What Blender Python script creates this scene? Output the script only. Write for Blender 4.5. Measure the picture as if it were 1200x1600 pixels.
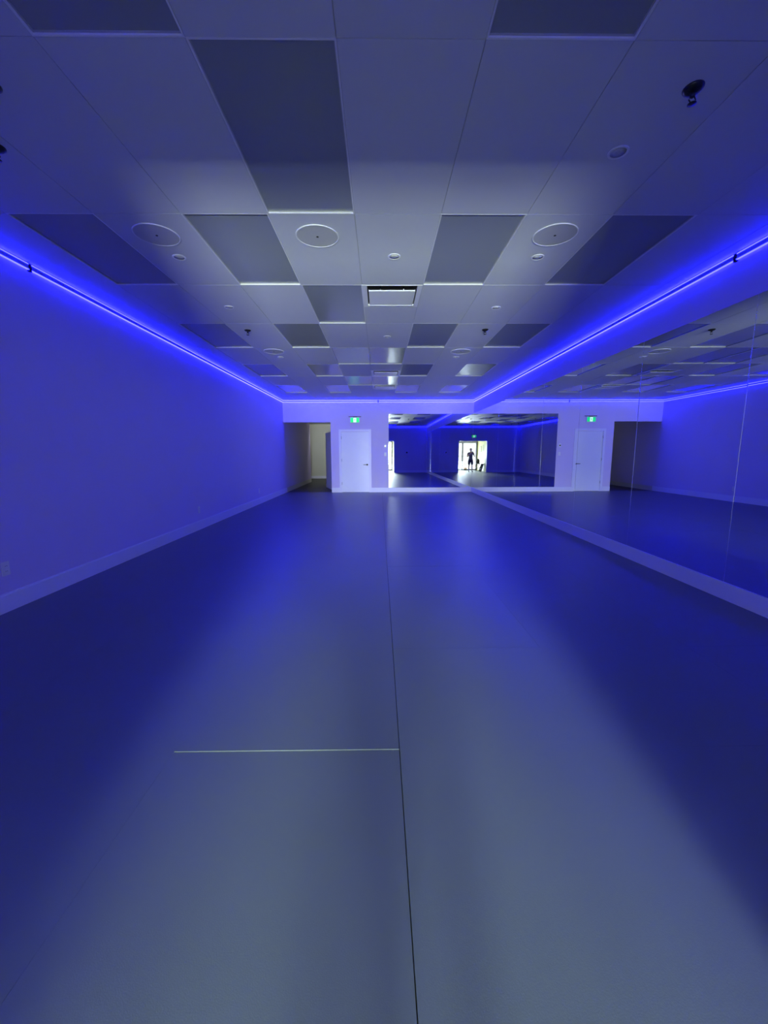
import bpy, bmesh, math, random
from mathutils import Vector, Matrix
random.seed(7)
C = bpy.context.scene
for o in list(bpy.data.objects): bpy.data.objects.remove(o)
PI = math.pi

# ------------------------------------------------------------ camera
F_PX, PITCH, YAW, ROLL, EYE = 631.03, .1459, .0103, .0037, 1.285
cam = bpy.data.cameras.new('camera'); cam.sensor_fit = 'VERTICAL'; cam.sensor_height = 36
cam.lens = 36 * F_PX / 1600; cam.clip_start = .004; cam.clip_end = 200
co = bpy.data.objects.new('camera', cam); C.collection.objects.link(co); C.camera = co
r0 = Vector((math.cos(YAW), -math.sin(YAW), 0))
fw = Vector((math.sin(YAW) * math.cos(PITCH), math.cos(YAW) * math.cos(PITCH), -math.sin(PITCH)))
u0 = r0.cross(fw)
xa = r0 * math.cos(ROLL) - u0 * math.sin(ROLL); ya = r0 * math.sin(ROLL) + u0 * math.cos(ROLL)
M = Matrix((xa, ya, -fw)).transposed().to_4x4(); M.translation = (0, 0, EYE); co.matrix_world = M

# ------------------------------------------------------------ light and exposure
LED = (.0056, .0056, 1.0); LED_E = 95.0       # blue LED tape
LED_LINE = .006
DAY_E = 1350.0                               # daylight from the street, through the glass entrance
DAY_C = (.88, 1.0, .92)
HIGH_E = 12500.0                              # brighter sky above the street
BOUNCE_E = 1700.0                             # daylight thrown up from the pale pavement by the door
SKY_E = 3.2
vs = C.view_settings; vs.view_transform = 'Standard'; vs.look = 'None'; vs.gamma = 1; vs.use_curve_mapping = False
vs.exposure = 0.0
w = bpy.data.worlds.new('sky'); C.world = w; w.use_nodes = True
w.node_tree.nodes['Background'].inputs[0].default_value = (.95, 1, .88, 1)
w.node_tree.nodes['Background'].inputs[1].default_value = SKY_E
def area(name, sx, sy, e, loc, aim, col):
    l = bpy.data.lights.new(name, 'AREA'); l.shape = 'RECTANGLE'; l.size = sx; l.size_y = sy; l.energy = e; l.color = col
    o = bpy.data.objects.new(name, l); C.collection.objects.link(o); o.location = loc
    o.rotation_euler = Vector(aim).to_track_quat('-Z', 'Y').to_euler(); return o
area('street_daylight', 2.4, 3.6, DAY_E, (0, -15, 1.85), (0, 1, 0), DAY_C)
area('street_sky', 5.0, 5.0, HIGH_E, (0, -20, 5.6), (0, 1, -.25), DAY_C)
area('pavement_bounce', 1.1, .7, BOUNCE_E, (0, -5.3, .26), (0, 1, .38), DAY_C)

# ------------------------------------------------------------ measures (metres; +Y runs down the hall)
WL, WR, D, HC = -3.075, 3.025, 13.235, 2.948
RY = .10                                     # rear wall, room face
OX0, OX1, OZ = -.92, .93, 2.0                # entrance opening in the rear wall
CY = -2.55                                   # glass entrance at the end of the corridor
TX, TY, X0, Y0 = .6096, 1.2192, -1.3866, 3.1213

# ------------------------------------------------------------ materials
def mat(name, col, rough=.6, metal=0, spec=.5, emis=None, es=0, bump=0, bscale=60, var=0, vscale=2.0, coat=0):
    m = bpy.data.materials.new(name); m.use_nodes = True; nt = m.node_tree; b = nt.nodes['Principled BSDF']
    b.inputs['Base Color'].default_value = (*col, 1); b.inputs['Roughness'].default_value = rough
    b.inputs['Metallic'].default_value = metal; b.inputs['Specular IOR Level'].default_value = spec
    b.inputs['Coat Weight'].default_value = coat
    if emis:
        b.inputs['Emission Color'].default_value = (*emis, 1); b.inputs['Emission Strength'].default_value = es
    tc = nt.nodes.new('ShaderNodeTexCoord')
    if var:
        n = nt.nodes.new('ShaderNodeTexNoise'); n.inputs['Scale'].default_value = vscale; n.inputs['Detail'].default_value = 5
        nt.links.new(tc.outputs['Object'], n.inputs['Vector'])
        r = nt.nodes.new('ShaderNodeValToRGB'); r.color_ramp.elements[0].position = .3; r.color_ramp.elements[1].position = .7
        r.color_ramp.elements[0].color = (*[c * (1 - var) for c in col], 1)
        r.color_ramp.elements[1].color = (*[min(1, c * (1 + var)) for c in col], 1)
        nt.links.new(n.outputs['Fac'], r.inputs['Fac']); nt.links.new(r.outputs['Color'], b.inputs['Base Color'])
    if bump:
        n2 = nt.nodes.new('ShaderNodeTexNoise'); n2.inputs['Scale'].default_value = bscale; n2.inputs['Detail'].default_value = 3
        nt.links.new(tc.outputs['Object'], n2.inputs['Vector'])
        bp = nt.nodes.new('ShaderNodeBump'); bp.inputs['Strength'].default_value = bump; bp.inputs['Distance'].default_value = .002
        nt.links.new(n2.outputs['Fac'], bp.inputs['Height']); nt.links.new(bp.outputs['Normal'], b.inputs['Normal'])
    return m
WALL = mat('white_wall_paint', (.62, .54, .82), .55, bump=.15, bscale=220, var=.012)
TRIM = mat('white_trim_paint', (.74, .73, .90), .35, var=.01)
DOORW = mat('white_door_paint', (.76, .78, .90), .32, bump=.06, bscale=90, var=.01)
TILE = mat('vinyl_faced_ceiling_tile', (.60, .61, .66), .55, spec=.3, bump=.12, bscale=260, var=.02, vscale=1.1)
GRID = mat('ceiling_grid_metal', (.42, .42, .43), .5, var=.02)
DIFF = mat('unlit_panel_diffuser', (.30, .32, .34), .16, spec=.55, bump=.04, bscale=30, var=.02, vscale=1.0)
PFRAME = mat('panel_frame_white', (.80, .80, .82), .4, var=.01)
FLOOR = mat('grey_mat_floor', (.098, .118, .130), .36, spec=.32, bump=.12, bscale=300, var=.05, vscale=.9)
GAP = mat('mat_joint_shadow_gap', (.03, .03, .03), .8, var=.05)
HALLF = mat('dark_hall_floor', (.05, .05, .055), .5, var=.1)
HALLW = mat('hall_wall_paint', (.60, .59, .55), .6, var=.02)
CORW = mat('cream_corridor_paint', (.50, .47, .18), .6, var=.02)
MIRROR = mat('silvered_mirror_glass', (.66, .69, .78), .004, metal=1, var=.004)
MEDGE = mat('polished_mirror_edge', (.85, .90, .90), .16, metal=1, var=.01)
PLAST = mat('white_plastic', (.80, .80, .81), .35, var=.01)
GRILLE = mat('speaker_grille_white', (.50, .50, .52), .6, bump=.5, bscale=500, var=.02)
DARK = mat('dark_slot', (.015, .015, .018), .5, var=.05)
BLACK = mat('black_metal', (.02, .02, .022), .3, metal=.3, var=.05)
GLOSSB = mat('glossy_black_plastic', (.01, .01, .012), .05, spec=.9, var=.02)
CHROME = mat('brushed_metal', (.35, .35, .37), .25, metal=1, var=.03)
HOUSE = mat('led_channel_plastic', (.25, .26, .32), .4, var=.03)
LEDM = mat('blue_led_tape', (.1, .1, .2), .5, emis=LED, es=LED_E, var=.01)
def led_falloff():                              # brightness falloff put into the emission: tape made dimmer towards the entrance
    nt = LEDM.node_tree; g = nt.nodes.new('ShaderNodeNewGeometry'); sx = nt.nodes.new('ShaderNodeSeparateXYZ'); mr = nt.nodes.new('ShaderNodeMapRange')
    nt.links.new(g.outputs['Position'], sx.inputs[0]); nt.links.new(sx.outputs['Y'], mr.inputs['Value'])
    mr.inputs['From Min'].default_value = 0; mr.inputs['From Max'].default_value = 13
    mr.inputs['To Min'].default_value = LED_E * .30; mr.inputs['To Max'].default_value = LED_E * 1.45
    nt.links.new(mr.outputs[0], nt.nodes['Principled BSDF'].inputs['Emission Strength'])
led_falloff()
GREEN = mat('exit_sign_green', (.0, .25, .08), .5, emis=(.0, 1.0, .22), es=.85, var=.01)
WHITEE = mat('exit_sign_white', (.6, .8, .7), .5, emis=(.85, 1.0, .88), es=1.1, var=.01)
FRAMEM = mat('bronze_door_frame', (.10, .10, .09), .4, metal=.4, var=.04)
PAVE = mat('pale_concrete', (.55, .55, .52), .8, bump=.3, var=.08)
SKIN = mat('skin', (.55, .34, .25), .5, var=.03, vscale=8)
SHIRT = mat('grey_shirt_cloth', (.16, .16, .165), .9, bump=.4, bscale=200, var=.06)
SHORT = mat('dark_shorts_cloth', (.05, .05, .06), .9, bump=.4, bscale=200, var=.06)
HAIRM = mat('dark_hair', (.03, .022, .018), .55, bump=.6, bscale=120, var=.2)
LEAF = mat('green_leaf', (.22, .42, .06), .5, var=.25, vscale=9)
TERRA = mat('clay_pot', (.40, .24, .16), .8, var=.08)
MATROLL = mat('dark_foam', (.06, .065, .05), .8, var=.1)
PAPER = mat('pale_print', (.62, .55, .33), .7, var=.25, vscale=6)

def glass_mat():
    m = bpy.data.materials.new('clear_door_glass'); m.use_nodes = True; nt = m.node_tree; nt.nodes.clear()
    out = nt.nodes.new('ShaderNodeOutputMaterial'); mx = nt.nodes.new('ShaderNodeMixShader')
    t = nt.nodes.new('ShaderNodeBsdfTransparent'); t.inputs[0].default_value = (.96, .98, .96, 1)
    g = nt.nodes.new('ShaderNodeBsdfGlossy'); g.inputs['Roughness'].default_value = .02
    fr = nt.nodes.new('ShaderNodeFresnel'); fr.inputs[0].default_value = 1.45
    nt.links.new(fr.outputs[0], mx.inputs[0]); nt.links.new(t.outputs[0], mx.inputs[1]); nt.links.new(g.outputs[0], mx.inputs[2])
    nt.links.new(mx.outputs[0], out.inputs[0]); return m
GLASS = glass_mat()

# ------------------------------------------------------------ mesh helpers
def box(bm, a, b, mi=0):
    x0, y0, z0 = [min(p, q) for p, q in zip(a, b)]; x1, y1, z1 = [max(p, q) for p, q in zip(a, b)]
    v = [bm.verts.new(p) for p in ((x0,y0,z0),(x1,y0,z0),(x1,y1,z0),(x0,y1,z0),(x0,y0,z1),(x1,y0,z1),(x1,y1,z1),(x0,y1,z1))]
    for f in ((3,2,1,0),(4,5,6,7),(0,1,5,4),(1,2,6,5),(2,3,7,6),(3,0,4,7)):
        bm.faces.new([v[i] for i in f]).material_index = mi
def lathe(bm, prof, n=32, c=(0, 0, 0), axis='Z', mi=0, smooth=True):
    rings = []
    for r, h in prof:
        ring = []
        for k in range(n):
            a = 2 * PI * k / n; p = (r * math.cos(a), r * math.sin(a), h)
            if axis == 'Y': p = (p[0], p[2], p[1])
            if axis == 'X': p = (p[2], p[0], p[1])
            ring.append(bm.verts.new((p[0] + c[0], p[1] + c[1], p[2] + c[2])))
        rings.append(ring)
    for i in range(len(rings) - 1):
        for k in range(n):
            f = bm.faces.new((rings[i][k], rings[i][(k+1) % n], rings[i+1][(k+1) % n], rings[i+1][k])); f.material_index = mi; f.smooth = smooth
    bm.faces.new(rings[0]).material_index = mi; bm.faces.new(rings[-1]).material_index = mi
def tube(bm, pts, r, n=8, mi=0):
    pts = [Vector(p) for p in pts]; rings = []
    rr = r if isinstance(r, (list, tuple)) else [r] * len(pts)
    for i, p in enumerate(pts):
        d = (pts[min(i+1, len(pts)-1)] - pts[max(i-1, 0)]).normalized()
        a = d.cross(Vector((0, 0, 1)) if abs(d.z) < .9 else Vector((1, 0, 0))).normalized(); b = d.cross(a)
        rings.append([bm.verts.new(p + (a * math.cos(2*PI*k/n) + b * math.sin(2*PI*k/n)) * rr[i]) for k in range(n)])
    for i in range(len(rings) - 1):
        for k in range(n):
            f = bm.faces.new((rings[i][k], rings[i][(k+1) % n], rings[i+1][(k+1) % n], rings[i+1][k])); f.smooth = True; f.material_index = mi
    bm.faces.new(rings[0]); bm.faces.new(rings[-1])
def bev(bm, w, seg=2):
    bmesh.ops.bevel(bm, geom=list(bm.edges), offset=w, segments=seg, affect='EDGES', profile=.5)
def NB(): return bmesh.new()
def obj(name, bm, mats, parent=None, loc=None):
    bmesh.ops.recalc_face_normals(bm, faces=bm.faces)
    me = bpy.data.meshes.new(name); bm.to_mesh(me); bm.free()
    for m in (mats if isinstance(mats, (list, tuple)) else [mats]): me.materials.append(m)
    o = bpy.data.objects.new(name, me); C.collection.objects.link(o)
    if parent: o.parent = parent
    if loc: o.location = loc
    return o
def tag(o, label, cat, group=None):
    o['label'] = label; o['category'] = cat
    if group: o['group'] = group
    return o
def thing(name, label, cat, loc=(0, 0, 0), rz=0, group=None):
    o = bpy.data.objects.new(name, None); C.collection.objects.link(o); o.empty_display_size = .1
    o.location = loc; o.rotation_euler = (0, 0, rz); return tag(o, label, cat, group)
def struct(name, bm=None, mats=None, loc=None, label=None):
    if bm is None:
        o = bpy.data.objects.new(name, None); C.collection.objects.link(o)
        if loc: o.location = loc
    else: o = obj(name, bm, mats, None, loc)
    o['kind'] = 'structure'
    if label: o['label'] = label
    return o
def dup(root, loc, label, group=None, rz=None):
    r = root.copy(); C.collection.objects.link(r); r.location = loc; r['label'] = label
    if rz is not None: r.rotation_euler = (0, 0, rz)
    if group: r['group'] = group
    for ch in list(root.children):
        c = ch.copy(); C.collection.objects.link(c); c.parent = r
        for g in list(ch.children):
            d = g.copy(); C.collection.objects.link(d); d.parent = c
    return r

# ============================================================ THE SETTING
# floor: staggered rectangular mats with hairline joints over a dark bed
bm = NB(); MW, ML = .98, 1.955; G = .0003
for k in range(-4, 4):
    xa_, xb_ = max(.08 + k*MW, WL), min(.08 + (k+1)*MW, WR)
    if xb_ - xa_ < .02: continue
    off = 2.515 if k % 2 == 0 else 1.595
    for n in range(-4, 9):
        ya_, yb_ = max(off + n*ML, -.05), min(off + (n+1)*ML, D + .1)
        if yb_ - ya_ < .02: continue
        lift = .0035 if (k == -1 and n == 0) else (.003 if (k == -1 and n == 1) else 0)
        if k == 0 and n == -1: lift = .0012
        ga = .0016 if k == 0 else G; gb = .0016 if k == -1 else G; gc = .0013 if k == 0 else G
        box(bm, (xa_ + ga, ya_ + gc, -.02), (xb_ - gb, yb_ - gc, lift))
box(bm, (WL, -.05, -.03), (WR, D + .1, -.018), 1)
struct('floor', bm, [FLOOR, GAP])
bm = NB(); box(bm, (OX0 - .2, CY - .1, -.03), (OX1 + .2, -.052, 0)); struct('floor_corridor', bm, FLOOR)
bm = NB(); box(bm, (-4.6, D + .102, -.03), (0, 20.9, -.002)); struct('floor_hall', bm, HALLF)
bm = NB(); box(bm, (-14, -22, -.08), (14, CY - .101, -.04)); struct('ground_outside', bm, PAVE)

# left wall
bm = NB(); box(bm, (WL - .15, -.05, -.03), (WL, 18.2, HC + .1)); struct('wall_left', bm, WALL)
bm = NB(); box(bm, (WL, RY, 0), (WL + .014, D + .16, .142)); box(bm, (WL, RY, .142), (WL + .009, D + .16, .152)); struct('baseboard_left', bm, TRIM)
# right wall
bm = NB(); box(bm, (WR, -.05, -.03), (WR + .15, D + .15, HC + .1)); struct('wall_right', bm, WALL)
bm = NB(); box(bm, (WR - .018, RY, 0), (WR, D, .150)); struct('baseboard_right', bm, TRIM)
# back wall with the hall opening on the left
OL, OR, OT = WL, -1.57, 2.255
DL, DR, DT = -1.235, -.345, 1.955
bm = NB()
box(bm, (OL, D, OT), (OR, D + .14, HC + .1))
box(bm, (OR, D, -.03), (DL, D + .14, HC + .1)); box(bm, (DL, D, DT), (DR, D + .14, HC + .1)); box(bm, (DR, D, -.03), (WR, D + .14, HC + .1))
struct('wall_back', bm, WALL)
bm = NB(); box(bm, (OR, D - .014, 0), (DL - .075, D, .142)); box(bm, (OR, D - .009, .142), (DL - .075, D, .152))
box(bm, (DR + .075, D - .016, 0), (WR - .018, D, .147))
struct('baseboard_back', bm, TRIM)
# rear wall (behind the camera) with the entrance opening
bm = NB()
box(bm, (WL, -.05, -.03), (OX0, RY, HC + .1)); box(bm, (OX1, -.05, -.03), (WR, RY, HC + .1)); box(bm, (OX0, -.05, OZ), (OX1, RY, HC + .1))
struct('wall_rear', bm, WALL)
bm = NB()
box(bm, (OX0 - .07, RY, 0), (OX0, RY + .015, OZ + .07)); box(bm, (OX1, RY, 0), (OX1 + .07, RY + .015, OZ + .07)); box(bm, (OX0, RY, OZ), (OX1, RY + .015, OZ + .07))
struct('trim_1', bm, TRIM)
bm = NB(); box(bm, (WL + .014, RY, 0), (OX0 - .07, RY + .014, .15)); box(bm, (OX1 + .07, RY, 0), (WR - .018, RY + .014, .15)); struct('baseboard_rear', bm, TRIM)
# corridor between the room and the glass entrance
bm = NB(); box(bm, (OX0 - .12, CY - .1, -.03), (OX0, -.05, 2.6)); struct('wall_corridor_left', bm, CORW)
bm = NB(); box(bm, (OX1, CY - .1, -.03), (OX1 + .12, -.05, 2.6)); struct('wall_corridor_right', bm, CORW)
bm = NB(); box(bm, (OX0, CY - .1, 2.3), (OX1, -.05, 2.4)); struct('ceiling_corridor', bm, TILE)
bm = NB(); box(bm, (OX0, CY - .1, 2.06), (OX1, CY, 2.3)); struct('wall_corridor_end', bm, CORW)
# hall behind the back wall
bm = NB(); box(bm, (-4.6, 20.6, -.03), (0, 20.75, 2.9)); struct('wall_hall_back', bm, HALLW)
bm = NB(); box(bm, (-4.7, 18.2, -.03), (-4.6, 20.75, 2.9)); box(bm, (-4.6, 18.1, -.03), (WL - .15, 18.2, 2.9)); struct('wall_hall_left', bm, HALLW)
bm = NB(); box(bm, (-1.45, D + .14, -.03), (-1.33, 20.6, 2.9)); struct('wall_hall_right', bm, HALLW)
bm = NB(); box(bm, (-4.6, D + .14, 2.7), (0, 20.75, 2.8)); struct('ceiling_hall', bm, HALLW)
area('hall_fill', .6, .3, 17, (-2.35, 18.3, 2.64), (0, .8, -.6), (.95, 1, 1))  # added unseen fill light, brightens the far wall of the hall
bm = NB(); box(bm, (-4.6, 20.585, 0), (-1.45, 20.6, .13)); struct('baseboard_hall', bm, TRIM)
bm = NB(); box(bm, (WL, D + .16, 0), (WL + .014, 18.2, .15)); struct('baseboard_hall_left', bm, HALLW)

# ------------------------------------------------------------ ceiling: T-bar grid with 2x4 tiles
panels = {}
def rowname(j): return j
for j in (-1, 1, 3, 5, 7):
    for c in (-2, 0, 3, 5): panels[(c, j)] = 1
for j in (0, 2, 4, 6): panels[(1, j)] = 1
panels[(2, 4)] = 1; panels[(2, 6)] = 1
del panels[(-2, -1)]; del panels[(5, -1)]
vents = {(2, 2): 0, (2, 5): 1, (2, 7): 0}                # 0: near half of the tile, 1: far half
def cell(c, j):                                           # row j lies between grid lines j-1 and j
    return max(X0 + c*TX, WL), min(X0 + (c+1)*TX, WR), max(Y0 + (j-1)*TY, RY), min(Y0 + j*TY, D)
bm = NB(); g = .002
for c in range(-3, 8):
    for j in range(-2, 10):
        xa_, xb_, ya_, yb_ = cell(c, j)
        if xb_ - xa_ < .02 or yb_ - ya_ < .02: continue
        if (c, j) in panels: continue
        if (c, j) in vents:
            ym = ya_ + .6096 if vents[(c, j)] == 0 else yb_ - .6096
            if vents[(c, j)] == 0: ya_ = ym
            else: yb_ = ym
        dz = random.uniform(0, .0012)
        box(bm, (xa_ + g, ya_ + g, HC + dz), (xb_ - g, yb_ - g, HC + .016))
for c in range(-3, 8):                                    # tees, slightly recessed
    x = X0 + c*TX
    if WL < x < WR: box(bm, (x - .012, RY, HC + .007), (x + .012, D, HC + .04), 1)
for j in range(-3, 10):
    y = Y0 + j*TY
    if RY < y < D: box(bm, (WL, y - .012, HC + .0071), (WR, y + .012, HC + .04), 1)
box(bm, (WL - .1, RY - .1, HC + .045), (WR + .1, D + .1, HC + .09), 1)
struct('ceiling', bm, [TILE, GRID])

# ------------------------------------------------------------ doors
d = struct('door_1', loc=(0, D, 0), label='closed white door in the back wall beneath the green exit sign')
bm = NB(); box(bm, (DL + .004, .012, .008), (DR - .004, .052, DT - .004)); bev(bm, .002, 1); obj('door_leaf', bm, DOORW, d)
bm = NB()
box(bm, (DL - .075, -.018, 0), (DL, .0, DT + .075)); box(bm, (DR, -.018, 0), (DR + .075, 0, DT + .075)); box(bm, (DL, -.018, DT), (DR, 0, DT + .075))
box(bm, (DL, 0, 0), (DL + .004, .14, DT)); box(bm, (DR - .004, 0, 0), (DR, .14, DT))
obj('door_casing', bm, TRIM, d)
bm = NB(); lathe(bm, [(.027, 0), (.027, -.008), (.012, -.010), (.011, -.045)], 24, (-.405, .012, .90), 'Y')
tube(bm, [(-.405, -.036, .90), (-.43, -.04, .90), (-.53, -.038, .898)], [.010, .010, .007], 12)
obj('door_handle', bm, BLACK, d)
for z in (.25, 1.0, 1.72):
    bm = NB(); tube(bm, [(DL + .002, -.004, z), (DL + .002, -.004, z + .09)], .006, 8); obj('hinge', bm, CHROME, d)

# open door leaf in the hall, on the right
ax, ay, bx_, by = -1.60, D + .50, -2.10, D + 2.30
ang = math.atan2(by - ay, bx_ - ax)
d2 = struct('door_2', loc=(ax, ay + .2, 0), label='white door leaf standing open inside the dark hall'); d2.rotation_euler = (0, 0, math.atan2(1.25, -.38))
bm = NB(); box(bm, (0, -.02, .01), (1.3, .02, 2.0)); bev(bm, .002, 1); obj('door_leaf', bm, DOORW, d2)
bm = NB(); box(bm, (0, .02, .012), (1.3, .032, .14)); obj('kick_strip', bm, TRIM, d2)

# glass entrance
d3 = struct('door_3', loc=(0, CY - .05, 0), label='double glass entrance door with a bronze frame')
bm = NB()
box(bm, (OX0, -.05, 0), (OX0 + .05, .05, 2.06)); box(bm, (OX1 - .05, -.05, 0), (OX1, .05, 2.06)); box(bm, (OX0, -.05, 2.0), (OX1, .05, 2.06)); 
obj('door_frame', bm, FRAMEM, d3)
for s, (xa_, xb_) in enumerate(((OX0 + .055, .135), (.145, OX1 - .055))):
    bm = NB(); box(bm, (xa_, -.02, .01), (xa_ + .045, .02, 1.99)); box(bm, (xb_ - .045, -.02, .01), (xb_, .02, 1.99))
    box(bm, (xa_, -.02, 1.93), (xb_, .02, 1.99)); box(bm, (xa_, -.02, .01), (xb_, .02, .10))
    lf = obj('door_leaf', bm, FRAMEM, d3)
    bm = NB(); box(bm, (xa_ + .045, -.003, .10), (xb_ - .045, .003, 1.93)); obj('glass_pane', bm, GLASS, lf)
    bm = NB(); tube(bm, [(xa_ + .02, .02, 1.03), (xa_ + .02, .06, 1.03), (xb_ - .02, .06, 1.03), (xb_ - .02, .02, 1.03)], .011, 10); obj('push_bar', bm, FRAMEM, lf)

# ============================================================ MIRRORS
def mirror(w_, h_, label, group, r=.003):
    """panel in local XZ, silvered face towards -Y, with pencil-rounded edges"""
    t, n = .006, 6
    prof = [(-w_/2, 0)]
    for k in range(n + 1):
        a = PI/2 * k / n; prof.append((-w_/2 + r - r*math.cos(a), -(t - r) - r*math.sin(a)))
    for k in range(n + 1):
        a = PI/2 * (1 - k / n); prof.append((w_/2 - r + r*math.cos(a), -(t - r) - r*math.sin(a)))
    prof.append((w_/2, 0))
    bm = NB(); lo = [bm.verts.new((x, y, 0)) for x, y in prof]; hi = [bm.verts.new((x, y, h_)) for x, y in prof]; N = len(prof)
    for i in range(N):
        f = bm.faces.new((lo[i], lo[(i+1) % N], hi[(i+1) % N], hi[i])); f.material_index = 0 if i == n + 1 else 1
    bm.faces.new(lo[::-1]).material_index = 1; bm.faces.new(hi).material_index = 1
    o = obj('mirror_panel', bm, [MIRROR, MEDGE]); return tag(o, label, 'mirror', group)
MZ0, MZ1 = .152, 2.522
PW = 1.405
ordw = ['first', 'second', 'third', 'fourth', 'fifth', 'sixth', 'seventh', 'eighth', 'ninth']
tilts = [0, .0006, -.0005, .0007, -.0004, .0008, -.0006, .0005, 0, 0]
for i in range(9):
    y1 = D - .008 - i*PW; y0 = y1 - PW
    o = mirror(PW - .003, MZ1 - MZ0, 'tall frameless mirror panel on the right wall, %s from the far corner' % ordw[i], 'mirror panels along the right wall')
    o.location = (WR - .001, (y0 + y1)/2, MZ0); o.rotation_euler = (tilts[i]*.5, 0, -PI/2 + tilts[i])
y1 = D - .004 - 9*PW
bxm = .295
wb = (WR - .008 - bxm) / 2
for i, lab in enumerate(('left panel of the mirror on the back wall, beside the light switch', 'right panel of the mirror on the back wall, in the corner')):
    o = mirror(wb - .0006, 2.51 - .150, lab, 'mirror panels on the back wall', .0008)
    o.location = (bxm + wb*(i + .5), D - .001, .149)

# ============================================================ LED STRIPS along the top of the walls
def led(length, label, loc, rz, connectors):
    """runs along local +X, wall is at local +Y"""
    t = thing('led_light_strip', label, 'led strip', loc, rz, 'blue led strips at the top of the walls')
    z0, z1 = -.066, -.022
    bm = NB(); box(bm, (0, -.012, z0 + .004), (length, 0, z1 - .004)); box(bm, (0, -.018, z0 + .004), (length, -.012, z1 - .004))
    obj('mounting_channel', bm, HOUSE, t)
    for z in (z0, z1):
        bm = NB(); n = max(1, int(length / .5))
        for k in range(n):
            box(bm, (length*k/n, -.020, z - LED_LINE/2), (length*(k+1)/n, -.004, z + LED_LINE/2))
        obj('led_tape', bm, LEDM, t)
    for x in connectors:
        bm = NB(); box(bm, (x - .016, -.021, z0 - .016), (x + .016, 0, z1 + .008)); bev(bm, .003, 1); obj('connector', bm, BLACK, t)
    return t
led(D - RY, 'blue led strip along the top of the left wall', (WL, RY, HC), PI/2, [3.85 - RY + .0])
led(D - RY, 'blue led strip along the top of the right wall above the mirrors', (WR, D, HC), -PI/2, [D - 3.65])
led(WR - WL - .04, 'blue led strip along the top of the back wall above the white door', (WL + .02, D, HC), 0, [3.02])
led(WR - WL - .04, 'blue led strip along the top of the rear wall, seen only in the mirrors', (WR - .02, RY, HC), PI, [2.9])

# ============================================================ CEILING FITTINGS
def panel_light(xa_, xb_, ya_, yb_, label):
    cx, cy = (xa_ + xb_)/2, (ya_ + yb_)/2; hx, hy = (xb_ - xa_)/2, (yb_ - ya_)/2
    t = thing('ceiling_light_panel', label, 'ceiling light', (cx, cy, HC), 0, 'unlit flat light panels in the ceiling')
    bm = NB(); f = .008; zt = .030
    for a, b in (((-hx, -hy), (hx, -hy + f)), ((-hx, hy - f), (hx, hy)), ((-hx, -hy + f), (-hx + f, hy - f)), ((hx - f, -hy + f), (hx, hy - f))):
        box(bm, (*a, 0), (*b, zt))
    obj('frame', bm, PFRAME, t)
    bm = NB(); box(bm, (-hx + f, -hy + f, .013), (hx - f, hy - f, .022)); obj('diffuser', bm, DIFF, t)
    return t
rowd = {-1: 'row nearest the camera', 0: 'second row from the camera', 1: 'row of the round speakers', 2: 'row of the near air vent', 3: 'first row beyond the near air vent',
        4: 'second row beyond the near air vent', 5: 'row of the middle air vent', 6: 'row just beyond the middle air vent', 7: 'row nearest the back wall'}
side = {-2: 'leftmost, beside the left wall', 0: 'left of centre', 1: 'just left of centre', 2: 'in the centre', 3: 'right of centre', 5: 'rightmost, beside the right wall'}
for (c, j) in sorted(panels):
    xa_, xb_, ya_, yb_ = cell(c, j)
    panel_light(xa_, xb_, ya_, yb_, 'dark unlit ceiling light panel %s, %s' % (side[c], rowd[j]))

def vent(y, label):
    xa_ = X0 + 2*TX; cx = xa_ + TX/2
    t = thing('air_vent', label, 'air vent', (cx, y + .3048, HC), 0, 'square air vents in the middle of the ceiling')
    h = .3048; f = .048
    bm = NB()
    for a, b in (((-h, -h), (h, -h + .014)), ((-h, h - f), (h, h)), ((-h, -h + .014), (-h + f, h - f)), ((h - f, -h + .014), (h, h - f))):
        box(bm, (*a, -.002), (*b, .016))
    obj('frame', bm, PLAST, t)
    bm = NB(); box(bm, (-h + f, -h + .014, .036), (h - f, h - f, .044)); obj('duct_opening', bm, DARK, t)
    bm = NB(); p = .236
    lo = [bm.verts.new(v) for v in ((-p, -p + .042, -.016), (p, -p + .042, -.016), (p, p - .03, -.016), (-p, p - .03, -.016))]
    hi = [bm.verts.new(v) for v in ((-p, -p + .042, -.010), (p, -p + .042, -.010), (p, p - .03, -.010), (-p, p - .03, -.010))]
    bm.faces.new(lo); bm.faces.new(hi)
    for k in range(4): bm.faces.new((lo[k], lo[(k+1) % 4], hi[(k+1) % 4], hi[k]))
    box(bm, (-p, p - .03, -.020), (p, p - .022, -.004)); box(bm, (-p - .004, -p + .042, -.018), (-p, p - .03, .002)); box(bm, (p, -p + .042, -.018), (p + .004, p - .03, .002))
    box(bm, (-p, -p + .036, -.019), (p, -p + .042, -.006))
    pl = obj('deflector_plate', bm, PLAST, t)
    bm = NB()
    bm.free()
    for x in (-.12, .12):
        for yy in (-p + .05, p - .06):
            bm = NB(); tube(bm, [(x, yy, -.012), (x, yy, .036)], .006, 8); obj('hanger', bm, CHROME, t)
    return t
vent(Y0 + TY, 'square white air vent with a drop plate in the ceiling, nearest the camera')
vent(Y0 + 5*TY - .6096, 'square white air vent in the ceiling, middle one of three')
vent(Y0 + 6*TY, 'square white air vent in the ceiling, closest to the back wall')

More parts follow.
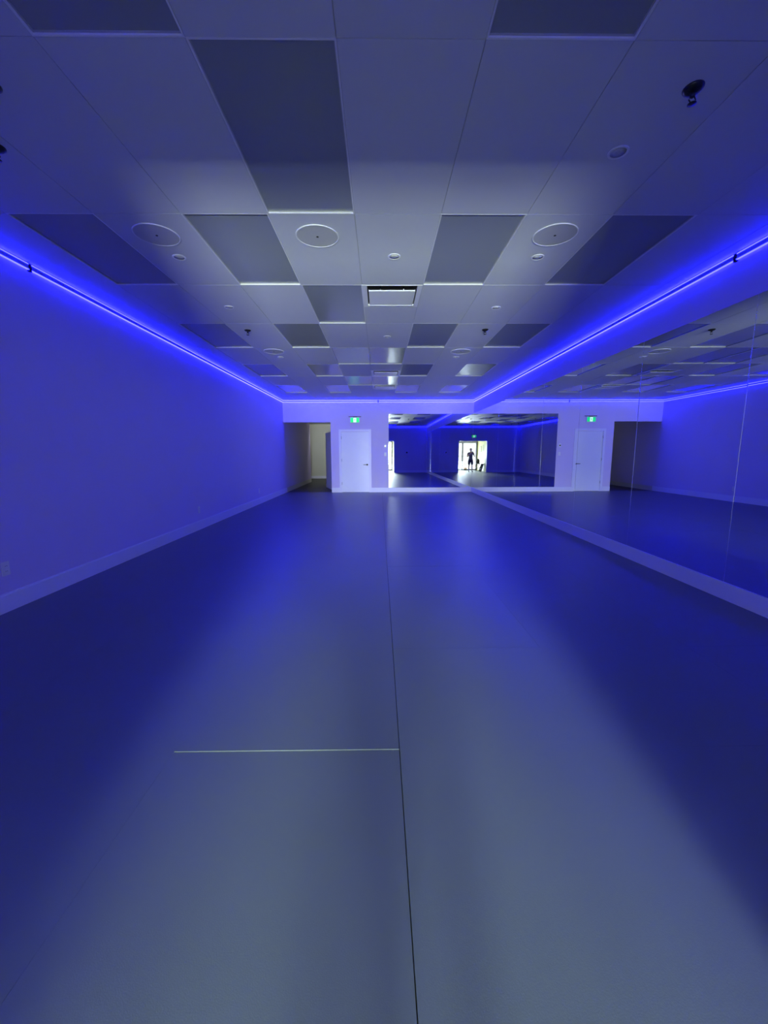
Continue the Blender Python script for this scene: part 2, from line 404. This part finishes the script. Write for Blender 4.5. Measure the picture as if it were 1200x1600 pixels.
def speaker(x, y, label):
    t = thing('ceiling_speaker', label, 'speaker', (x, y, HC), 0, 'round speakers in the ceiling')
    bm = NB(); R = .165
    lathe(bm, [(R - .008, -.001), (R - .007, -.006), (R - .001, -.006), (R, -.005), (R, 0.0)], 48, smooth=False); obj('rim', bm, PLAST, t)
    bm = NB(); lathe(bm, [(R - .007, -.0035), (R * .5, -.0042), (.01, -.0045)], 48, smooth=False); obj('grille', bm, GRILLE, t)
    bm = NB(); lathe(bm, [(.009, -.0045), (.009, -.0070), (.004, -.0075)], 16); obj('badge', bm, DARK, t)
    return t
sp = speaker(-.473, 3.415, 'round white ceiling speaker left of centre, nearest the middle of the ceiling')
for x, y, l in ((1.366, 3.39, 'round white ceiling speaker on the right, in the near row'), (-1.704, 3.40, 'round white ceiling speaker on the left, in the near row'),
                (1.36, 7.02, 'round white ceiling speaker on the right, in the far row'), (-1.737, 7.01, 'round white ceiling speaker on the left, in the far row')):
    dup(sp, (x, y, HC), l)

def downlight(x, y, label, r=.055):
    t = thing('recessed_downlight', label, 'downlight', (x, y, HC), 0, 'small round downlights in the ceiling')
    bm = NB(); lathe(bm, [(r - .014, .001), (r - .013, -.004), (r - .001, -.004), (r, 0.0)], 32, smooth=False); obj('trim_ring', bm, PLAST, t)
    bm = NB(); lathe(bm, [(r - .013, -.0022), (.012, -.0026)], 24); obj('lens', bm, GRILLE, t)
    return t
dl = downlight(.134, 3.744, 'small round downlight in the centre of the ceiling, in front of the near air vent')
for x, y, l in ((.119, 6.157, 'small round downlight in the centre of the ceiling, beyond the near air vent'),
                (1.372, 3.752, 'small round downlight just beyond the near right speaker'), (-1.708, 3.76, 'small round downlight just beyond the near left speaker'),
                (1.348, 2.521, 'small round downlight high on the right, nearest the camera'),
                (1.364, 4.981, 'small round downlight on the right, in front of the right sprinkler'), (-1.723, 4.961, 'small round downlight on the left, in front of the left sprinkler'),
                (1.36, 7.43, 'small round downlight just beyond the far right speaker'), (-1.73, 7.43, 'small round downlight just beyond the far left speaker')):
    dup(dl, (x, y, HC), l)

def sprinkler(x, y, label, s=1.0):
    t = thing('fire_sprinkler', label, 'sprinkler', (x, y, HC), 0, 'black pendant sprinklers in the ceiling')
    bm = NB(); lathe(bm, [(.044*s, 0), (.043*s, -.005), (.030*s, -.016), (.014*s, -.018)], 28); obj('escutcheon', bm, BLACK, t)
    bm = NB(); lathe(bm, [(.011*s, -.016), (.011*s, -.034), (.007*s, -.038)], 16)
    tube(bm, [(-.009*s, 0, -.034), (-.016*s, 0, -.048), (-.004*s, 0, -.062)], .0028*s, 8); tube(bm, [(.009*s, 0, -.034), (.016*s, 0, -.048), (.004*s, 0, -.062)], .0028*s, 8)
    obj('frame_arms', bm, BLACK, t)
    bm = NB(); lathe(bm, [(.004*s, -.060), (.018*s, -.063), (.019*s, -.065), (.004*s, -.066)], 20); obj('deflector', bm, BLACK, t)
    return t
sk = sprinkler(-1.795, 5.845, 'black pendant sprinkler on the left side of the ceiling, in the far pair')
dup(sk, (1.455, 5.822, HC), 'black pendant sprinkler on the right side of the ceiling, in the far pair')
dup(sk, (1.46, 2.118, HC), 'large looking black sprinkler at the top right of the photo')
dup(sk, (-1.765, 2.12, HC), 'black sprinkler cut by the left edge, highest in the photo')
dup(sk, (-2.09, 2.50, HC), 'black sprinkler cut by the left edge, the lower of two')

# ============================================================ EXIT SIGNS
def exit_sign(label, loc, rz):
    """face towards local -Y, wall at +Y"""
    t = thing('exit_sign', label, 'exit sign', loc, rz)
    bm = NB(); box(bm, (-.15, -.05, -.085), (.15, -.012, .085)); bev(bm, .006, 2); h = obj('housing', bm, PLAST, t)
    bm = NB(); box(bm, (-.06, -.03, .085), (.06, 0, .105)); box(bm, (-.20, -.012, .098), (.20, 0, .118)); obj('wall_bracket', bm, DARK, t)
    bm = NB(); box(bm, (-.138, -.0525, -.073), (.138, -.0502, .073)); fc = obj('lit_face', bm, GREEN, t)
    bm = NB(); box(bm, (-.045, -.0540, -.066), (.045, -.0527, .066)); obj('white_doorway', bm, WHITEE, fc)
    bm = NB(); y = -.0552                                  # running figure
    lathe(bm, [(.0105, -.0545), (.0105, y)], 16, (.012, 0, .043), 'Y')
    def limb(a, b, w_):
        a = Vector((a[0], 0, a[1])); b = Vector((b[0], 0, b[1])); n = (b - a).normalized().cross(Vector((0, 1, 0))) * w_/2
        q = [a + n, b + n, b - n, a - n]; lo = [bm.verts.new((p.x, -.0545, p.z)) for p in q]; hi = [bm.verts.new((p.x, y, p.z)) for p in q]
        bm.faces.new(lo); bm.faces.new(hi)
        for k in range(4): bm.faces.new((lo[k], lo[(k+1) % 4], hi[(k+1) % 4], hi[k]))
    limb((.006, .030), (-.006, -.008), .019); limb((.004, .024), (.030, .010), .007); limb((.030, .010), (.036, .026), .007)
    limb((.002, .026), (-.026, .016), .007); limb((-.026, .016), (-.030, -.002), .007)
    limb((-.004, -.006), (.018, -.022), .010); limb((.018, -.022), (.014, -.052), .009)
    limb((-.006, -.006), (-.012, -.034), .010); limb((-.012, -.034), (-.036, -.040), .009)
    obj('running_figure', bm, GREEN, fc)
    return t
exit_sign('green lit running figure exit sign above the white door', (-.785, D, 2.318), 0)
exit_sign('green lit exit sign above the entrance opening, seen only in the mirrors', (-.04, RY, 2.30), PI)

# ============================================================ WALL PLATES
def outlet(y, z, label):
    t = thing('wall_outlet', label, 'outlet', (WL, y, z), PI/2, 'power outlets low on the left wall')
    bm = NB(); box(bm, (-.036, -.007, -.058), (.036, 0, .058)); bev(bm, .003, 2); obj('cover_plate', bm, PLAST, t)
    for s in (-1, 1):
        bm = NB(); box(bm, (-.017, -.0095, s*.022 - .014), (.017, -.007, s*.022 + .014)); bev(bm, .002, 1); so = obj('socket', bm, PLAST, t)
        bm = NB()
        for x in (-.007, .007): box(bm, (x - .0012, -.0102, s*.022 - .004), (x + .0012, -.0096, s*.022 + .005))
        obj('slot', bm, DARK, so)
    return t
ou = outlet(6.83, .335, 'white outlet low on the left wall, middle of the three')
dup(ou, (WL, 10.30, .335), 'white outlet low on the left wall, closest to the hall opening')
dup(ou, (WL, 3.243, .355), 'white outlet low on the left wall at the left edge of the photo')
t = thing('wall_dimmer', 'white dimmer plate on the back wall beside the mirror, above the light switch', 'dimmer', (.186, D, 1.50))
bm = NB(); box(bm, (-.04, -.008, -.06), (.04, 0, .06)); bev(bm, .003, 2); obj('cover_plate', bm, PLAST, t)
bm = NB(); lathe(bm, [(.020, -.008), (.020, -.024), (.017, -.028)], 28, (0, 0, 0), 'Y'); obj('knob', bm, GLOSSB, t)
t = thing('light_switch', 'white light switch plate on the back wall beside the mirror, lower of the pair', 'light switch', (.186, D, 1.23))
bm = NB(); box(bm, (-.036, -.007, -.058), (.036, 0, .058)); bev(bm, .003, 2); obj('cover_plate', bm, PLAST, t)
bm = NB(); box(bm, (-.016, -.011, -.032), (.016, -.007, .032)); bev(bm, .002, 1); obj('rocker', bm, PLAST, t)
t = thing('wall_thermostat', 'black round thermostat on the rear wall, seen in the back mirror', 'thermostat', (1.76, RY, 1.29), PI)
bm = NB(); lathe(bm, [(.055, 0), (.055, -.012), (.048, -.02)], 32, (0, 0, 0), 'Y'); obj('body', bm, GLOSSB, t)
bm = NB(); lathe(bm, [(.03, -.0205), (.03, -.023), (.027, -.024)], 24, (0, 0, 0), 'Y'); obj('dial', bm, BLACK, t)

# ============================================================ CORRIDOR THINGS seen in the double reflection
t = thing('stool', 'black stool with splayed legs in the entrance corridor, seen in the mirror', 'stool', (-.68, -1.25, 0))
bm = NB(); lathe(bm, [(.13, .50), (.15, .51), (.15, .535), (.13, .545)], 28); obj('seat', bm, BLACK, t)
for sx in (-1, 1):
    for sy in (-1, 1):
        bm = NB(); tube(bm, [(sx*.08, sy*.08, .50), (sx*.16, sy*.16, 0.006)], .013, 10); obj('leg', bm, BLACK, t)
bm = NB(); tube(bm, [(-.125, -.125, .22), (.125, -.125, .22), (.125, .125, .22), (-.125, .125, .22), (-.125, -.125, .22)], .008, 8); obj('foot_ring', bm, BLACK, t)
t = thing('backpack', 'dark backpack resting on the stool in the corridor, seen in the mirror', 'bag', (-.68, -1.25, .545))
bm = NB(); lathe(bm, [(.09, 0), (.115, .03), (.12, .13), (.10, .23), (.06, .285), (.02, .30)], 24); obj('body', bm, MATROLL, t)
bm = NB(); lathe(bm, [(.05, 0), (.055, .10), (.03, .14)], 18, (.09, 0, .02)); obj('pocket', bm, SHORT, t)
bm = NB(); tube(bm, [(-.02, 0, .295), (-.03, 0, .33), (.03, 0, .33), (.02, 0, .295)], .006, 8); obj('carry_loop', bm, SHORT, t)
for k, (y, l) in enumerate(((-.98, 'nearest the stool'), (-.76, 'the middle one'), (-.52, 'nearest the room'))):
    t = thing('rolled_mat', 'dark rolled mat leaning on the corridor wall in the mirror, %s' % l, 'mat', (-.80, y, 0), 0, 'rolled mats leaning in the corridor')
    bm = NB(); tube(bm, [(.085, -.07, .012), (-.06, .04, .52)], .045, 20); obj('roll', bm, MATROLL, t)
    bm = NB(); tube(bm, [(.04, -.036, .17), (.035, -.032, .19)], .047, 20); obj('strap', bm, PLAST, t)
for y, z, l in ((-1.55, 1.50, 'small framed print on the corridor wall in the mirror, nearest the glass door'), (-.85, 1.55, 'small framed print on the corridor wall in the mirror, nearest the room')):
    t = thing('picture_frame', l, 'picture', (OX0, y, z), 0, 'framed prints on the corridor wall')
    bm = NB(); h, v = .15, .2
    box(bm, (0, -h, -v), (.02, h, -v + .02)); box(bm, (0, -h, v - .02), (.02, h, v)); box(bm, (0, -h, -v + .02), (.02, -h + .02, v - .02)); box(bm, (0, h - .02, -v + .02), (.02, h, v - .02))
    obj('frame', bm, FRAMEM, t)
    bm = NB(); box(bm, (.002, -h + .02, -v + .02), (.010, h - .02, v - .02)); obj('print', bm, PAPER, t)
t = thing('potted_shrub', 'small green shrub outside the glass entrance door, seen in the mirror', 'plant', (-.30, -3.5, -.04))
bm = NB(); lathe(bm, [(.10, 0), (.14, .20), (.15, .22), (.13, .22), (.12, .19)], 24); obj('pot', bm, TERRA, t)
bm = NB()
for k in range(260):
    a = random.uniform(0, 2*PI); e = random.uniform(-.2, 1.3); rr = random.uniform(.1, .2)
    p = Vector((math.cos(a)*math.cos(e)*rr, math.sin(a)*math.cos(e)*rr, .33 + math.sin(e)*rr)); q = Vector((math.cos(a), math.sin(a), random.uniform(-.2, .8))).normalized() * .06
    s = q.cross(Vector((0, 0, 1))).normalized() * .018
    vs_ = [bm.verts.new(x) for x in (p, p + q*.5 + s, p + q, p + q*.5 - s)]; bm.faces.new(vs_)
tube(bm, [(0, 0, .18), (0, 0, .42)], .012, 8)
obj('foliage', bm, LEAF, t)

# ============================================================ PHOTOGRAPHER in the entrance, seen in the mirrors
def skinned(name, joints, edges, m, parent, sub=2, root=0):
    """joints: list of (pos, radius_x, radius_y)"""
    me = bpy.data.meshes.new(name); me.from_pydata([j[0] for j in joints], edges, []); me.materials.append(m)
    o = bpy.data.objects.new(name, me); C.collection.objects.link(o)
    md = o.modifiers.new('skin', 'SKIN'); md.use_smooth_shade = True
    sv = me.skin_vertices[0].data
    for i, j in enumerate(joints): sv[i].radius = (j[1], j[2]); sv[i].use_root = (i == root)
    sd = o.modifiers.new('sub', 'SUBSURF'); sd.levels = sub; sd.render_levels = sub
    dg = bpy.context.evaluated_depsgraph_get(); ev = o.evaluated_get(dg); nm = bpy.data.meshes.new_from_object(ev)
    o.modifiers.clear(); o.data = nm; nm.name = name
    for p in nm.polygons: p.use_smooth = True
    if not nm.materials: nm.materials.append(m)
    o.parent = parent; return o
PX, PY = .015, -.42
pr = thing('person', 'person in grey shirt and dark shorts holding up a phone, seen in the mirror', 'person', (PX, PY, 0))
J, Eg = [], []
def add(p, rx, ry=None, par=None):
    J.append((p, rx, ry or rx)); i = len(J) - 1
    if par is not None: Eg.append((par, i))
    return i
pel = add((0, 0, .83), .125, .095)
wai = add((0, 0, .98), .105, .080, pel); che = add((0, .0, 1.13), .130, .090, wai); uch = add((0, -.005, 1.24), .115, .078, che)
nk = add((0, .0, 1.315), .050, .050, uch); nk2 = add((0, .012, 1.36), .047, .047, nk)
jw = add((0, .03, 1.385), .062, .068, nk2); hd = add((0, .02, 1.45), .072, .088, jw); ht = add((0, .01, 1.505), .058, .070, hd)
for s in (-1, 1):
    hip = add((s*.085, 0, .77), .085, .085, pel); th = add((s*.095, .005, .60), .070, .072, hip); kn = add((s*.10, .01, .43), .050, .052, th)
    cf = add((s*.105, -.01, .31), .048, .050, kn); an = add((s*.11, -.005, .09), .030, .032, cf); hl = add((s*.11, .0, .045), .034, .038, an)
    ft = add((s*.118, .09, .035), .036, .026, hl); add((s*.122, .15, .028), .034, .018, ft)
    sh = add((s*.165, -.01, 1.225), .052, .050, uch); ua = add((s*.215, .01, 1.10), .042, .042, sh); el = add((s*.235, .06, .99), .036, .036, ua)
    fa = add((s*.17, .20, 1.10), .032, .032, el); wr = add((s*.092, .315, 1.225), .023, .021, fa)
    pm = add((s*.070, .345, 1.262), .016, .028, wr); kk = add((s*.066, .360, 1.305), .013, .026, pm)
body = skinned('body', J, Eg, SKIN, pr)
# fingers: five separate chains per hand closing round the phone
for s in (-1, 1):
    for q, (zz, ln) in enumerate(((1.345, .074), (1.322, .082), (1.299, .077), (1.277, .062))):
        fj = [((s*.066, .362, zz - .012), .0090, .0090), ((s*.065, .368 + .028, zz), .0085, .0085), ((s*(.062 - ln*.22), .368 + .043, zz + .002), .0078, .0078), ((s*(.062 - ln*.52), .368 + .041, zz + .001), .0070, .0070)]
        skinned('finger', fj, [(0, 1), (1, 2), (2, 3)], SKIN, pr, 2)
    tj = [((s*.078, .350, 1.272), .0115, .0115), ((s*.070, .368, 1.292), .0105, .0105), ((s*.056, .383, 1.306), .0095, .0090), ((s*.042, .390, 1.316), .0075, .0070)]
    skinned('thumb', tj, [(0, 1), (1, 2), (2, 3)], SKIN, pr, 2)
# face
for s in (-1, 1):
    bm = NB(); lathe(bm, [(.001, .102), (.009, .100), (.011, .094)], 14, (s*.027, -.002, 1.455), 'Y'); obj('eye', bm, DARK, pr)
fj = [((0, .092, 1.462), .008, .008), ((0, .108, 1.440), .011, .010), ((0, .112, 1.425), .012, .010)]
skinned('nose', fj, [(0, 1), (1, 2)], SKIN, pr, 1)
fj = [((-.022, .088, 1.398), .004, .004), ((0, .098, 1.400), .006, .006), ((.022, .088, 1.398), .004, .004)]
skinned('mouth', fj, [(0, 1), (1, 2)], mat('lips', (.42, .18, .15), .5, var=.02), pr, 1)
for s in (-1, 1): skinned('ear', [((s*.074, .01, 1.465), .010, .014), ((s*.077, .012, 1.435), .008, .011)], [(0, 1)], SKIN, pr, 1)
# hair, shirt, shorts, shoes
fj = [((0, .03, 1.522), .070, .070), ((0, -.025, 1.50), .086, .076), ((0, -.045, 1.43), .080, .056), ((0, -.058, 1.36), .048, .036)]
skinned('hair', fj, [(0, 1), (1, 2), (2, 3)], HAIRM, pr, 2)
sj = [((0, 0, .755), .160, .128), ((0, 0, .86), .150, .118), ((0, 0, .98), .130, .102), ((0, 0, 1.13), .146, .106), ((0, -.005, 1.24), .134, .096), ((0, -.002, 1.315), .068, .064)]
se = [(0, 1), (1, 2), (2, 3), (3, 4), (4, 5)]
for s in (-1, 1):
    n = len(sj); sj += [((s*.165, -.01, 1.228), .064, .060), ((s*.212, .008, 1.105), .057, .055)]; se += [(4, n), (n, n+1)]
skinned('shirt', sj, se, SHIRT, pr)
sj = [((0, 0, .90), .132, .104), ((0, 0, .79), .138, .112)]; se = [(0, 1)]
for s in (-1, 1):
    n = len(sj); sj += [((s*.090, 0, .70), .094, .098), ((s*.097, .005, .56), .088, .088), ((s*.10, .008, .46), .088, .088)]; se += [(1, n), (n, n+1), (n+1, n+2)]
skinned('shorts', sj, se, SHORT, pr, 2, 1)
for s in (-1, 1):
    skinned('shoe', [((s*.11, -.02, .05), .042, .044), ((s*.114, .05, .042), .044, .038), ((s*.122, .16, .034), .042, .028)], [(0, 1), (1, 2)], BLACK, pr, 2)
t = thing('smartphone', 'dark smartphone held up by the person in the entrance, seen in the mirror', 'phone', (0, -.014, 1.265))
bm = NB(); box(bm, (-.036, -.004, -.074), (.036, .004, .074)); bev(bm, .003, 2); obj('case', bm, BLACK, t)
bm = NB(); box(bm, (-.033, -.0052, -.070), (.033, -.0041, .070)); obj('screen', bm, GLOSSB, t)
